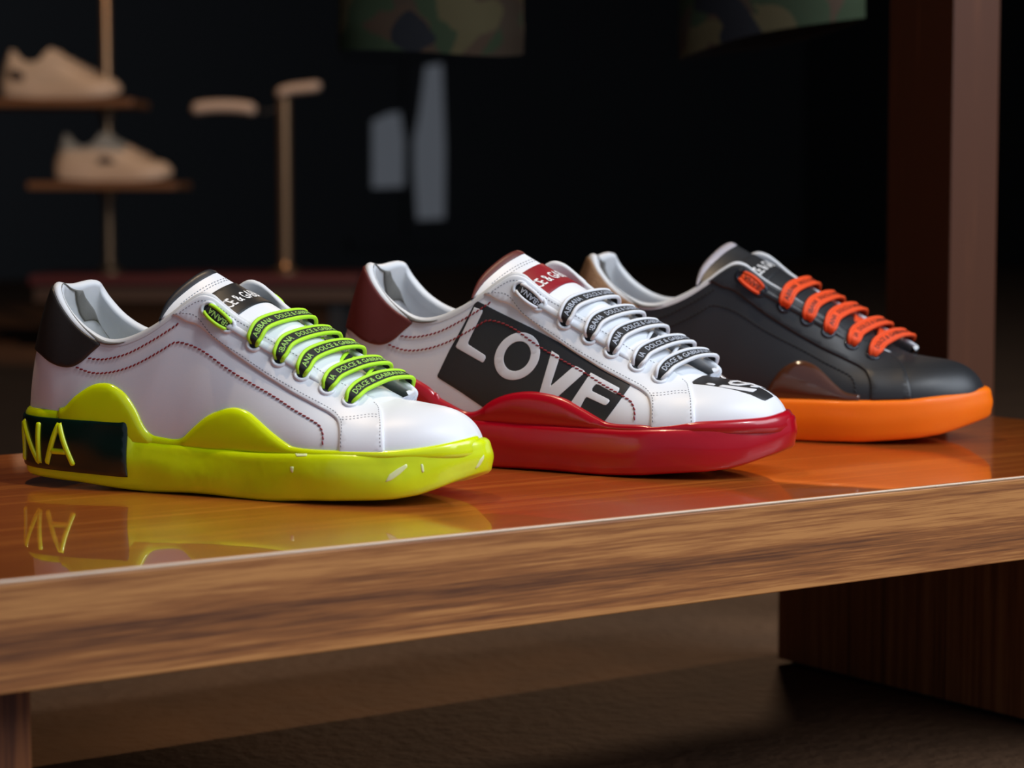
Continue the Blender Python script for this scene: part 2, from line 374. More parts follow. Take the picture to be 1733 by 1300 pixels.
def upper_grid():
    K = np.array(KEYS); rows = []
    for k in K: rows.append([k[0], -k[1], k[2], -k[3], k[4], *k[5:9]])
    for k in K[::-1][1:]: rows.append([k[0], k[1], k[2]+k[9], k[3]+k[10], k[4]+k[11], *k[5:9]])
    R = catmull(rows, NK); nv = 37; t = np.linspace(0, 1, nv)[None, :, None]
    B = np.stack([R[:, 0], R[:, 1], np.full(len(R), .026)], 1); T = R[:, 2:5]
    o = (B-T)[:, :2]; L = np.linalg.norm(o, axis=1, keepdims=True); o = o/np.maximum(L, 1e-6)
    # outward plan direction blended with the side direction
    side = np.stack([np.zeros(len(R)), np.sign(R[:, 1]+1e-12)], 1); kk = np.clip((R[:, 0]-.21)/.05, 0, 1)[:, None]; hh = np.clip((.05-R[:, 0])/.04, 0, 1)[:, None]
    wgt = np.maximum(kk, hh); o = o*wgt+side*(1-wgt); o /= np.maximum(np.linalg.norm(o, axis=1, keepdims=True), 1e-6)
    P1 = B+np.concatenate([o*R[:, 6:7], R[:, 5:6]], 1); P2 = T+np.concatenate([o*R[:, 7:8], -R[:, 8:9]], 1)
    B, P1, P2, T = [q[:, None, :] for q in (B, P1, P2, T)]
    return (1-t)**3*B+3*(1-t)**2*t*P1+3*(1-t)*t*t*P2+t**3*T
UG = upper_grid(); UP_S = Surf(UG)
if UP_S.N[100, 10, 1] > 0: UP_S = Surf(UG, -1)
NA_, NV_ = UP_S.nu, UP_S.nv
TOE_S = Surf(np.concatenate([UP_S.P[:int(5.4*NK)], UP_S.P[::-1][:int(5.4*NK)][:, ::-1][:, 1:]], axis=1))
if TOE_S.N[10, NV_//2, 2] < 0: TOE_S = Surf(TOE_S.P, -1)
W_OFF = 2*NK
WAVE_S = Surf(np.concatenate([UP_S.P[-1-W_OFF:-1], UP_S.P[:-W_OFF]], axis=0))
if WAVE_S.N[100, 10, 1] > 0: WAVE_S = Surf(WAVE_S.P, -1)
def mir(ab): ab = np.array(ab, float).copy(); ab[:, 0] = NA_-1-ab[:, 0]; return ab
def ka(k): return k*NK

# lining: rolls over the top line and runs down inside
def lining_grid():
    a0, a1 = int(5.6*NK), NA_-1-int(5.6*NK); rows = []
    for a in range(a0, a1+1):
        k = min(a, NA_-1-a)/NK; t = .0026 if k < 13 else (.0026+(.0065-.0026)*min(1, (k-13)/3.5))
        p = UP_S.P[a, -1]; n = UP_S.N[a, -3]; tg = UP_S.P[a, -1]-UP_S.P[a, -4]; tg = tg/np.linalg.norm(tg); n = n-tg*(n@tg); n = n/np.linalg.norm(n)
        row = [UP_S.P[a, -2]+n*.0002]
        for ph in np.linspace(0, math.pi, 9): row.append(p-n*t/2+n*math.cos(ph)*(t/2+.0002)+tg*math.sin(ph)*t*.5)
        for b in range(NV_-4, 3, -3): row.append(UP_S.P[a, b]-UP_S.N[a, b]*t)
        rows.append(row)
    return np.array(rows)
LN_S = Surf(lining_grid())
if LN_S.N[LN_S.nu//4, -4, 1] < 0: LN_S = Surf(lining_grid(), -1)

# sole
LAT = [(0, 0), (.0015, .010), (.006, .020), (.015, .0285), (.03, .0350), (.06, .0390), (.10, .0400), (.14, .0425), (.18, .0475), (.21, .0505), (.235, .0490), (.26, .0420), (.28, .0295), (.2915, .0165), (.2978, .0065)]
MED = [(.0015, .010), (.006, .020), (.015, .0285), (.03, .0345), (.06, .0375), (.10, .0370), (.14, .0390), (.18, .0465), (.215, .0510), (.24, .0495), (.26, .0445), (.28, .034), (.2925, .0205), (.2982, .0100), (.2995, .0015)]
con = catmull([(x, -y) for x, y in LAT]+[(x, y) for x, y in MED[::-1]], 16, True); con = resample(con, .0021, True)
i0 = con[:, 0].argmax(); con = np.roll(con, -i0, 0)
if con[5, 1] > con[0, 1]: con = np.roll(con[::-1], 1, 0)
con = np.vstack([con, con[:1]])
def ZB(x): return np.interp(x, [0, .012, .035, .066, .1, .19, .224, .247, .26, .273, .282, .298, .303], [.007, .0052, .0035, .002, 0, 0, .0012, .003, .004, .0058, .0085, .0145, .0165])
def ZR(x): return np.interp(x, [0, .08, .0862, .0905, .112, .141, .163, .187, .213, .256, .282, .295, .303], [.0470, .0455, .0450, .0325, .0298, .0283, .0280, .0283, .0285, .0300, .0333, .0355, .0362])
def sole_grid(lump, seed=0):
    t = np.roll(con, -1, 0)-np.roll(con, 1, 0); t[0] = t[-1] = con[1]-con[-2]; t /= np.linalg.norm(t, axis=1, keepdims=True)
    nrm = np.stack([-t[:, 1], t[:, 0]], 1); c0 = np.array([.16, 0]); 
    if ((con-c0)*nrm).sum() < 0: nrm = -nrm
    zb, zr = ZB(con[:, 0]), ZR(con[:, 0]); rows = []
    prof = [(.016, 0, 0), (.0048, 0, .0003), (.0018, 0, .0011), (.0005, 0, .0026), (.0, 0, .0060)]
    rows = [(np.full(len(con), i_), zb+dz) for i_, _, dz in prof]; zl = zb+.0060; zu = zr-.0055
    for f in np.linspace(.1, 1, 9): rows.append((np.full(len(con), -.0008*math.sin(math.pi*f)), zl+(zu-zl)*f))
    for i_, dz in ((.0003, -.0032), (.0011, -.0014), (.0026, -.0003), (.006, .0003), (.0125, -.001)): rows.append((np.full(len(con), i_), zr+dz))
    s = np.arange(len(con))*2*math.pi/(len(con)-1); G = []
    for j, (ins, z) in enumerate(rows):
        wob = lump*(np.sin(s*11+z*160+seed)*.5+np.sin(s*5-z*210+1+seed)*.6+np.sin(s*19+z*90+2)*.3)
        zz = z+lump*.5*np.sin(s*8+seed)*(1 if j > 0 else 0); zz = np.maximum(zz, 0)
        G.append(np.column_stack([con-nrm*(ins-wob*.5)[:, None], zz]))
    return np.transpose(np.array(G), (1, 0, 2))
def sole_surf(lump, seed=0):
    S = Surf(sole_grid(lump, seed)); 
    return S if S.N[80, 8, 1] < 0 else Surf(sole_grid(lump, seed), -1)

# tongue
def tongue_rows():
    ws = np.linspace(-1, 1, 25); rows = []
    for (rx, rz, ex, ey, ez, sh) in ((.247, .0545, .247, .020, .049, .010), (.224, .0655, .221, .024, .0575, .011), (.199, .0840, .196, .028, .0735, .009), (.172, .1020, .167, .031, .0895, .005), (.150, .1145, .142, .0335, .1015, .003)):
        rows.append([(rx+(ex-rx)*abs(w)**1.8+.5*sh*(1+w)*.6, ey*w, rz+(ez-rz)*abs(w)**2) for w in ws])
    def edge(pts):
        P = np.array([pix_y(x, y, yy) for x, y, yy in pts]); yy = np.abs(P[:, 1]); o = np.argsort(yy); P = P[o]; ym = yy.max()
        return [(np.interp(abs(w)*ym, np.abs(P[:, 1]), P[:, 0]), ym*w, np.interp(abs(w)*ym, np.abs(P[:, 1]), P[:, 2])) for w in ws]
    r5 = edge([(271, 544, -.0345), (284, 521, -.029), (307, 499, -.021), (337, 476, -.011), (370, 459, 0)])
    r6 = edge([(266, 548, -.0355), (270, 522, -.031), (286, 496, -.0235), (312, 473, -.0145), (337, 456, -.006), (353, 451, 0)])
    sm = lambda r: [tuple(np.mean([r[max(0, i-1)], r[i], r[min(len(r)-1, i+1)]], 0)) for i in range(len(r))]
    return rows, sm(r5), sm(r6)
_r, _r5, _r6 = tongue_rows()
TG = catmull(np.array(_r+[_r5]).reshape(6, -1), 8).reshape(-1, 25, 3); TG_S = Surf(TG)
if TG_S.N[20, 12, 2] < 0: TG_S = Surf(TG, -1)

# features traced once on the first sneaker and shared by all three
fac_front = pix(UP_S, [(633, 679), (642, 688), (648, 705), (650, 735), (651, 768)], S1)
fac_seam = pix(UP_S, [(574, 770), (574, 748), (574, 730), (570, 713), (560, 703), (549, 696), (520, 680), (488, 662), (460, 644), (430, 624), (400, 603), (375, 583), (350, 563), (320, 547), (296, 535)], S1)
FACING = np.vstack([[(ka(16.9), NV_-1)], [(a, NV_-1) for a in np.arange(ka(16.5), ka(6.6), -2)], smooth_poly(fac_front, 4), smooth_poly(fac_seam, 4)])
tab = pix(UP_S, [(170, 584), (154, 598), (139, 612), (122, 621), (104, 621), (88, 615), (76, 606)], S1)
tabn = [(a, NV_-1) for a in np.arange(tab[0][0]+.3, NA_-1-tab[0][0]-.3, 2)]
low = smooth_poly(tab, 4); low = low[low[:, 0] < (NA_-1)/2-3]
HEELTAB = np.vstack([tabn, mir(low), low[::-1]])
RED1 = smooth_poly(pix(UP_S, [(149.5, 606), (185, 607), (218, 598), (248, 582.5), (274, 567), (308, 544)], S1), 8)
RED2 = smooth_poly(pix(UP_S, [(129, 621), (152, 630), (182, 631), (218, 622), (248, 608), (274, 593), (292, 581.5), (304, 579.5), (322, 584), (363, 608), (400, 634), (448, 662), (493, 691), (533, 715), (544, 727), (547, 742), (546, 762)], S1), 8)
EYES = pix(UP_S, [(354, 524), (386, 551), (431, 583), (473, 610), (511, 635), (553, 660), (592, 682)], S1)
P_FST = [smooth_poly(pix(UP_S, [(299, 532), (350, 556), (400, 596), (460, 637), (490, 655), (552, 690), (574, 708), (579, 728), (579, 762)], S1), 8),
         smooth_poly(pix(UP_S, [(579, 709), (612, 706), (641, 705)], S1), 8), smooth_poly(pix(UP_S, [(579, 713), (612, 710), (642, 709)], S1), 8),
         smooth_poly(pix(UP_S, [(632, 684), (641, 696), (644, 720), (645, 762)], S1), 8),
         np.array([(a, NV_-2.4) for a in np.arange(ka(16.3), ka(6.8), -2)])]

def merge_vf(parts):
    V = []; F = []
    for v, f in parts:
        n = len(V); V += list(v); F += [tuple(i+n for i in q) for q in f]
    return V, F
def ribbon(C, Wd, hw, half_t=.0005):
    """Flat lace: core, two piped edges and a mapping (distance along, across) -> point."""
    C = np.array(C); C = catmull(C, 6); H = catmull(np.array(hw)[:, None], 6)[:, 0]; Wd = catmull(np.array(Wd), 6)
    T = np.gradient(C, axis=0); T /= np.linalg.norm(T, axis=1, keepdims=True); W = Wd-T*(Wd*T).sum(1, keepdims=True); W /= np.linalg.norm(W, axis=1, keepdims=True)
    N = np.cross(T, W)
    if N[len(N)//2][2] < 0: N = -N
    L = np.concatenate([[0], np.cumsum(np.linalg.norm(np.diff(C, axis=0), axis=1))]); V = []; F = []; n = len(C)
    prof = [(-1, 0), (-.9, 1), (0, 1.35), (.9, 1), (1, 0), (.9, -1), (0, -1), (-.9, -1)]
    for i in range(n):
        for x, y in prof: V.append(C[i]+W[i]*x*(H[i]-.0007)+N[i]*y*half_t)
    m_ = len(prof)
    for i in range(n-1):
        for k in range(m_): F.append((i*m_+k, i*m_+(k+1) % m_, (i+1)*m_+(k+1) % m_, (i+1)*m_+k))
    F += [tuple(range(m_)), tuple(range((n-1)*m_, n*m_))]
    edges = [tube(C+W*(H[:, None]-.0007)*s, .00125, 7) for s in (-1, 1)]
    def mp(x, y, off):
        f = lambda A: np.stack([np.interp(x, L, A[:, k]) for k in range(3)], -1)
        return f(C)+f(W)*y[:, None]+f(N)*off
    return (V, F), edges, mp, L[-1], (L, H)
def lace_letters(mp, length, cap, start, body='DOLCE & GABBANA   DOLCE & GABBANA', bold=.012, lo=.008, hi=None, flipx=False):
    V, F = text2d(body, bold); V = V*cap; x = V[:, 0]+start; hi = length-.010 if hi is None else hi
    keep = [f for f in F if all(lo < x[i] < hi for i in f)]; used = sorted({i for f in keep for i in f}); ix = {u: k for k, u in enumerate(used)}
    if not used: return None
    xs = x[used]; ys = V[used, 1]-cap/2
    if flipx: xs = length-xs; ys = -ys
    return mp(xs, ys, .00085), [tuple(ix[i] for i in f) for f in keep]

def build_sneaker(name, label, V, c, px):
    R = thing(name, label, 'sneaker', (V[0], V[1], ZS), V[2], V[3])
    up = mk('upper', UP_S.V, UP_S.F, c['leather'], R, merge=2e-5)
    ln = mk('lining', LN_S.V, LN_S.F, c['lining'], R)
    ins = con[:-1]*.9+np.array([.016, 0]); mk('insole', [(x, y*.93, .037) for x, y in ins], [tuple(range(len(ins)))], c['insole'], R, smooth=False)
    if c.get('grip'):
        g = pix(LN_S, [(143, 544), (157, 542), (172, 553), (181, 567), (187, 579), (172, 582), (152, 572), (143, 556)], S1)
        mk('heel_grip', *patch(LN_S, smooth_poly(np.vstack([g, g[:1]]), 4)[:-1], .0008, .0002, .0006, .003), c['grip'], ln)
    # facings with eyelets, heel tab
    for sd in (0, 1):
        ab = FACING if sd == 0 else mir(FACING)
        f = mk('facing', *patch(UP_S, ab, .0013, .0002, .0009, .0035, -.0012), c['leather'], R)
        st = [dashes(UP_S, l if sd == 0 else mir(l), .0012, .0009, .00022, .00155) for l in P_FST]
        o = mk('stitching', *merge_vf(st), c['seam'], f); o['kind'] = 'stuff'
        for a, b in (EYES if sd == 0 else mir(EYES)):
            p = UP_S.at(a, b, .0016); n = UP_S.nor(a, b); q = Vector(n).to_track_quat('Z', 'Y').to_matrix().to_4x4(); q.translation = Vector(p)
            bm = bmesh.new(); V0 = []; F0 = []
            pr = [(.0027, -.0006), (.0029, .0005), (.0035, .0011), (.0043, .0011), (.0050, .0005), (.0053, -.0006)]
            for r_, z_ in pr:
                for k in range(20): V0.append(q@Vector((r_*math.cos(k*math.pi/10), r_*math.sin(k*math.pi/10), z_)))
            for i in range(len(pr)-1):
                for k in range(20): F0.append((i*20+k, i*20+(k+1) % 20, (i+1)*20+(k+1) % 20, (i+1)*20+k))
            bm.free(); e = mk('eyelet', V0, F0, c['eyelet'], f)
            n0 = len(V0); V1 = [q@Vector((.0029*math.cos(k*math.pi/8), .0029*math.sin(k*math.pi/8), .0001)) for k in range(16)]
            mk('eyelet_hole', V1, [tuple(range(16))], c['hole'], f, smooth=False)
    ht = mk('heel_tab', *patch(UP_S, HEELTAB, .0011, .0002, .0009, .0035, -.001), c['tab'], R)
    if c.get('red'):
        o = mk('contrast_stitching', *merge_vf([dashes(UP_S, l if s == 0 else mir(l), .0026, .0003, .00050, .0005, tilt=.28) for l in (RED1, RED2) for s in (0, 1)]), c['red'], R); o['kind'] = 'stuff'
    # back seam piping
    mk('back_seam', *tube(UP_S.at(np.full(20, (NA_-1)/2), np.linspace(2, 22, 20), .0002), .0009, 6), c['leather'], R)
    # tongue
    tgf = TG_S.V; n0, n1 = TG_S.nu, TG_S.nv; back = (TG_S.P-TG_S.N*(np.linspace(.002, .0065, n0)[:, None, None])).reshape(-1, 3)
    Vt = list(tgf)+list(back); off = n0*n1; Ft = list(TG_S.F)+[tuple(i+off for i in f) for f in TG_S.F]
    for i in range(n0-1):
        for j in (0, n1-1): Ft.append((i*n1+j, (i+1)*n1+j, off+(i+1)*n1+j, off+i*n1+j))
    tg = mk('tongue', Vt, Ft, c['leather'], R)
    r5 = np.array(_r5); r6 = np.array(_r6); n5 = TG_S.N[-1]; up5 = r6-r5; rows = [r5+n5*.0002]
    for f, dn in ((.35, .0006), (.7, .0), (.92, -.0016), (1.0, -.0036), (.9, -.0058), (.5, -.0068), (-.3, -.0070), (-1.2, -.0070)): rows.append(r5+up5*f+n5*dn)
    B_S = Surf(np.array(rows)); mk('tongue_band', B_S.V, B_S.F, c['band'], tg)
    # tongue label with lettering
    lab = pix(TG_S, [(358, 497), (396, 480.5), (440, 515), (406, 529)], S1); a0 = (lab[0][0]+lab[1][0])/2; a1 = (lab[2][0]+lab[3][0])/2
    arow = lambda b, f: (a0+(a1-a0)*f, b)
    bl, br = 3.0, 21.0; poly = [(a0, b) for b in np.linspace(bl, br, 19)]+[(a1, b) for b in np.linspace(br, bl, 19)]
    lb = mk('tongue_label', *patch(TG_S, poly, .0005, .0002, .0004, .003, -.0005), c['label'], tg)
    Vx, Fx = text2d('DOLCE & GABBANA', .012); tw_ = lambda t: text2d(t, .012)[0][:, 0].max(); xE = (tw_('DOLC')+tw_('DOLCE'))/2; xA = (tw_('DOLCE & G')+tw_('DOLCE & GA'))/2; am = a0+(a1-a0)*.53; ca = (a0-a1)*.34
    lE, lA = pix(TG_S, [(386, 511), (417, 498)], S1)[:, 1]
    bb = lE+(lA-lE)*(Vx[:, 0]-xE)/(xA-xE); aa = am+(Vx[:, 1]-.5)*ca; Fx = [f for f in Fx if all(bl+.3 < bb[i] < br-.3 for i in f)]
    mk('lettering', TG_S.at(aa, bb, .00095), Fx, c['labeltext'], lb, smooth=False)
    if c.get('tongue_stitch'):
        l1 = [smooth_poly(pix(TG_S, p, S1), 6) for p in ([(306, 515), (337, 492), (386, 469)], [(309, 520), (340, 496), (390, 473)])]
        o = mk('stitching', *merge_vf([dashes(TG_S, l, .0012, .0009, .00022, .0002) for l in l1]), c['seam'], tg); o['kind'] = 'stuff'
    # laces
    F_ = mir(EYES); cap = c.get('cap', .0034)
    def emit(rb, start, nm='lace', flipx=False, letters=True, lo=.008, hi=None):
        (v, f), ed, mp, L, _ = rb; o = mk(nm, v, f, c['lace'], R)
        for e in ed: mk('lace_edge', *e, c['lace_edge'], o)
        if letters:
            t = lace_letters(mp, L, cap, start, flipx=flipx, lo=lo, hi=hi)
            if t: mk('lettering', t[0], t[1], c['lace_text'], o, smooth=False)
    def upv(a): p = UP_S.P[max(int(a)-4, 0), -1]-UP_S.P[min(int(a)+4, NA_-1), -1]; p = p/np.linalg.norm(p); return p if p[0] < 0 else -p
    starts = [-.0155, -.0205, -.024, -.0290, .0085]
    for k in range(2, 7):
        (a, b), (a2, b2) = EYES[k], F_[k]; pn, nn = UP_S.at(a, b, .0015), UP_S.nor(a, b); pf, nf = UP_S.at(a2, b2, .0015), UP_S.nor(a2, b2)
        en, ef = UP_S.at(a, NV_-1), UP_S.at(a2, NV_-1); u = nn+nf; u = u/np.linalg.norm(u); d = ef-en; d /= np.linalg.norm(d); w1, w2 = upv(a), upv(a2)
        tn, tf = en-pn, ef-pf
        C = [pn-nn*.003-tn*.05, pn+nn*.0014+tn*.02, pn+tn*.35+nn*.0042, en+u*.0048, (en+ef)/2+u*.0072+(w1)*.0004, ef+u*.0048, pf+tf*.35+nf*.0042, pf+nf*.0014, pf-nf*.003]
        rb = ribbon(C, [w1, w1, w1, w1, (w1+w2)/2, w2, w2, w2, w2], [.0020, .0030, .0043, .0046, .0046, .0046, .0043, .003, .002])
        emit(rb, starts[k-2])
        if k < 6:   # return run below, from the far eyelet to the next near one
            (a3, b3) = EYES[k+1]; e3 = UP_S.at(a3, NV_-1); 
            C = [ef*.92+e3*.08-u*.003, ef*.8+e3*.2+u*.0004, (ef+e3)/2+u*.0028, ef*.2+e3*.8+u*.0004, e3*.92+ef*.08-u*.003]
            emit(ribbon(C, [w1]*5, [.0032]*5), -.012, letters=False)
    for E_, sgn in ((EYES, 1), (F_, -1)):
        (a, b), (a2, b2) = E_[0], E_[1]; p0, p1 = UP_S.at(a, b, .0015), UP_S.at(a2, b2, .0015); n = UP_S.nor((a+a2)/2, (b+b2)/2); t = p1-p0; t /= np.linalg.norm(t); wd = np.cross(n, t)
        C = [p0-n*.003, p0+n*.0012, p0*.75+p1*.25+n*.0032, (p0+p1)/2+n*.0036, p0*.25+p1*.75+n*.0032, p1+n*.0012, p1-n*.003]
        emit(ribbon(C, [wd]*7, [.0026, .0034, .0042, .0044, .0042, .0034, .0026]), -.024, flipx=True, lo=.0045, hi=.0205)
    # sole
    SS = sole_surf(c['lump'], c['seed']); n_ = SS.nu
    Fs = list(SS.F)+[tuple(i*SS.nv for i in range(n_-1))]
    so = mk('sole', SS.V, Fs, c['sole'], R, merge=1e-6); 
    for w_ in px.get('waves', []):
        ab = pix(WAVE_S, w_, V)
        if px.get('toe_wave'):
            k = ab[:, 0].argmin(); ab = np.vstack([ab[:k+1], [(ab[k, 0]*.5+1.5, ab[k, 1]), (2, ab[k, 1]-.3), (2, 0), (W_OFF, 0), (W_OFF+NK, 0)], ab[k+3:]])
        mk('resin_wave', *patch(WAVE_S, ab, c.get('wave_thick', .0022), .0002, c.get('wave_edge', .0035), .0035, -.0015), c['wave'], so)
    for w_ in px.get('streaks', []):  # thin paler patches laid on the sole wall
        ab = pix(SS, w_, V); mk('pale_streak', *patch(SS, ab, .00015, .0001, .0005, .002, -.0003), c['streak'], so)
    if px.get('heel_panel'):
        nz = lambda a, z: np.interp(z, SS.P[int(a), :-1, 2], np.arange(SS.nv-1))
        e = pix(SS, [(218, 716), (218, 810)], V); an = e[:, 0].mean(); af = n_-1-an+2
        A = np.arange(an, af, 1.0); ft = 1-np.abs(A-(an+af)/2)/((af-an)/2)
        top = [(a, nz(a, .0408+.0015*f)) for a, f in zip(A, ft)]; bot = [(a, nz(a, .0085+.0035*f)) for a, f in zip(A, ft)]
        hp = mk('heel_panel', *patch(SS, np.vstack([top, bot[::-1]]), .0012, .0001, .0012, .003, -.001), c['panel'], so)
        p = pix(SS, [(78, 783), (131, 787), (105, 716)], V); aL, aR = p[0][0], p[1][0]; wA = aR-aL; zt, zbm = .0385, .0140
        def stroke(p0, p1, x0, wsc, half):
            P0 = np.array([x0+p0[0]*wsc, zbm+(zt-zbm)*p0[1]]); P1 = np.array([x0+p1[0]*wsc, zbm+(zt-zbm)*p1[1]]); sa = SS.scales(np.array([[aL-20, 5], [aR, 12]]))[0]
            d = np.array([(P1[0]-P0[0])*sa, P1[1]-P0[1]]); L = np.linalg.norm(d); d /= L; n = np.array([-d[1], d[0]])*half; q = []
            for (pp, s_) in ((P0, 1), (P1, 1), (P1, -1), (P0, -1)): q.append((pp[0]+s_*n[0]/sa, pp[1]+s_*n[1]))
            return [(a, nz(a, z)) for a, z in q]
        for nm, x0, ws, st in (('raised_letter', aL, wA, [((.08, 0), (.5, 1)), ((.5, 1), (.92, 0)), ((.25, .33), (.75, .33))]), ('raised_letter', aL-wA*.98, wA*.86, [((.06, 0), (.06, 1)), ((.06, 1), (.94, 0)), ((.94, 0), (.94, 1))])):
            lt = mk(nm, *merge_vf([patch(SS, stroke(p0, p1, x0, ws, .0018), .0016, .0012, .0013, .003, .0008) for p0, p1 in st]), c['letter'], so)
    for nm, polys, mt, o_ in px.get('prints', []):
        for i, w_ in enumerate(polys):
            ps = TOE_S if nm.startswith('toe') else UP_S
            ab = pix(ps, dense(w_, 2.5 if nm.startswith('toe') else 5), V); mk(nm, *patch(ps, ab, .00012, o_, .0002, .003, o_-.0003), mt, up)
    return R

# ------------------------------------------------------------------ sneaker materials and the three sneakers
leath = (120, .10, .0006)
white_l = mat('white_leather', (.78, .805, .845), .42, bump=(900, .12, .0002))
lin_w = mat('pale_lining_leather', (.70, .72, .74), .5, bump=(500, .15, .0003))
ins_m = mat('white_insole', (.6, .6, .6), .6)
grip_m = mat('grey_suede_grip', (.19, .185, .17), .85, bump=(1500, .3, .0003))
hole_m = mat('eyelet_dark', (.006, .006, .007), .6)
eye_w = mat('white_painted_eyelet', (.72, .75, .80), .28)
seam_m = mat('grey_seam_thread', (.16, .17, .20), .7)
red_m = mat('dark_red_thread', (.22, .012, .02), .6)
black_l = mat('black_leather_tab', (.022, .018, .016), .42, bump=(700, .15, .0003))
navy_l = mat('navy_black_band', (.014, .017, .024), .4, bump=(700, .12, .0003))
blk_lbl = mat('black_satin_label', (.010, .011, .013), .45)
wht_txt = mat('white_print', (.80, .80, .80), .5)
yel = mat('neon_yellow_rubber', (.68, .84, .0), .32, coat=.5, coat_rough=.12, sub=.25, sub_col=(1, 1, .1), bump=(45, .5, .002))
yelw = mat('neon_yellow_resin', (.70, .86, .0), .25, coat=.6, coat_rough=.08, sub=.25, sub_col=(1, 1, .1))
grn = mat('dark_green_glass_panel', (.002, .014, .009), .25, coat=.35, coat_rough=.08)
blk_lace = mat('black_lace_weave', (.010, .010, .011), .75, bump=(2500, .3, .0002))
neon_edge = mat('neon_lace_edge', (.46, .86, .02), .6, bump=(2500, .3, .0002))
neon_txt = mat('neon_lace_lettering', (.34, .62, .12), .6)
c1 = dict(leather=white_l, lining=lin_w, insole=ins_m, grip=grip_m, seam=seam_m, eyelet=eye_w, hole=hole_m, tab=black_l, red=red_m, band=navy_l, label=blk_lbl, labeltext=wht_txt,
          tongue_stitch=True, lace=blk_lace, lace_edge=neon_edge, lace_text=neon_txt, sole=yel, wave=yelw, panel=grn, letter=yelw, streak=mat('pale_streak_tone', (.78, .86, .42), .4), lump=.0011, seed=0)
wave1 = [(100, 690), (111, 687), (126, 671), (147, 656), (160, 650), (172, 648), (182, 648.5), (193, 652), (213, 667), (231, 694), (243, 720), (256, 735), (274, 740), (295, 743), (309, 740), (325, 725),
         (350, 704), (375, 693), (388, 690.5), (401, 690), (421, 697), (439, 712), (460, 731), (488, 752), (506, 758), (540, 761), (572, 762), (612, 763), (652, 763), (700, 759), (745, 752), (780, 744), (806, 737)]
w1 = smooth_poly(wave1, 3).tolist()+[(812, 750), (745, 768), (652, 778), (560, 778), (460, 775), (350, 770), (274, 762), (219, 756), (150, 730), (100, 720)]
build_sneaker('sneaker', 'white leather sneaker with neon yellow sole, black heel tab and neon edged black laces', S1, c1, dict(waves=[w1], streaks=[[(652, 816), (659, 803), (672, 794), (688, 785), (690, 790), (676, 803), (662, 813)], [(804, 794), (812, 778), (819, 769), (819, 776), (811, 790)], [(712, 786), (716, 785), (718, 799), (714, 801)], [(500, 766), (521, 767), (519, 772), (502, 773)], [(491, 790), (497, 790), (496, 800), (492, 799)]], heel_panel=True, toe_wave=True))

mar = mat('maroon_leather', (.115, .020, .018), .45, bump=(700, .15, .0003))
redlbl = mat('crimson_satin_label', (.26, .006, .016), .45)
redsole = mat('glossy_red_rubber', (.42, .001, .011), .28, coat=.35, coat_rough=.10)
blkp = mat('black_print', (.022, .022, .024), .42)
wprint = mat('white_letter_print', (.74, .75, .78), .42)
wht_edge = mat('white_lace_edge', (.74, .76, .80), .6, bump=(2500, .3, .0002))
lace_blue = mat('pale_lace_lettering', (.42, .46, .54), .6)
c2 = dict(c1, tab=mar, band=mar, label=redlbl, lace_edge=wht_edge, lace_text=lace_blue, sole=redsole, wave=redsole, lump=.00055, seed=2, wave_thick=.003, wave_edge=.005)
wv2 = smooth_poly([(640, 640), (655, 633), (668, 631), (684, 633), (705, 642), (728, 656), (742, 671), (760, 682), (785, 695), (800, 697), (813, 692), (832, 678), (860, 667), (894, 662.5), (929, 666), (960, 676), (988, 692), (1015, 708), (1029, 715), (1050, 718), (1083, 719), (1106, 721), (1144, 718), (1175, 714), (1230, 711), (1292, 706), (1320, 698), (1338, 690)], 3).tolist() \
    + [(1338, 705), (1290, 722), (1175, 735), (1083, 738), (974, 735), (880, 728), (800, 718), (740, 705), (640, 690)]
LOVE_BG = [(806, 508.5), (850, 531), (900, 555), (960, 587), (1010, 615), (1069, 650), (1045, 684), (1018, 720), (960, 725), (890, 722), (818, 690), (780, 664), (739, 638), (760, 594), (785, 549)]
def ell(cx, cy, rx, ry, n=40): return [(cx+rx*math.cos(t)+.13*ry*math.sin(t), cy-.06*rx*math.cos(t)-ry*math.sin(t)) for t in np.linspace(0, 2*math.pi, n, endpoint=False)]
oo, oi = ell(875.5, 603, 38.5, 40.4), ell(875.5, 603, 23.0, 25.4)
O_ = [oo[:23]+oi[:23][::-1], oo[20:]+oo[:3]+(oi[20:]+oi[:3])[::-1]]
LL = [(803, 520), (818, 526), (791, 582), (823.5, 603), (818, 614.6), (771, 588)]
VV = [(934, 594), (948, 603), (931, 655), (973, 618.5), (992, 629), (935, 680), (910, 676)]
EE = [(1000, 631), (1050, 658), (1043.4, 668), (1009, 649), (1000, 661), (1033, 677.5), (1026, 687.5), (992, 671.5), (982, 690), (1008, 705), (1000, 712), (962, 688)]
IS_BG = [(1173, 650), (1195, 652), (1220, 655.6), (1245, 660.5), (1270, 668), (1294, 679), (1310, 671), (1328, 662), (1316, 655), (1300, 649), (1275, 646), (1246, 642.5), (1220, 633), (1195, 624), (1178, 622), (1166, 632)]
I_DOT = [(1194, 650.5), (1199, 648.5), (1212, 651), (1207, 653.5)]
I_STEM = [(1216, 655), (1222, 652), (1282, 659.5), (1274, 664.5)]
S_ = [(1300, 651), (1288, 648.5), (1270, 648), (1258, 650), (1246, 650.8), (1238, 649.5), (1240, 647.3), (1254, 646.6), (1252, 644.8), (1238, 645), (1231, 648.5), (1236, 652), (1250, 653.4), (1266, 651.8), (1280, 650.6), (1290, 651.6), (1286, 654), (1270, 653.6), (1268, 655.4), (1284, 656.6), (1297, 655)]
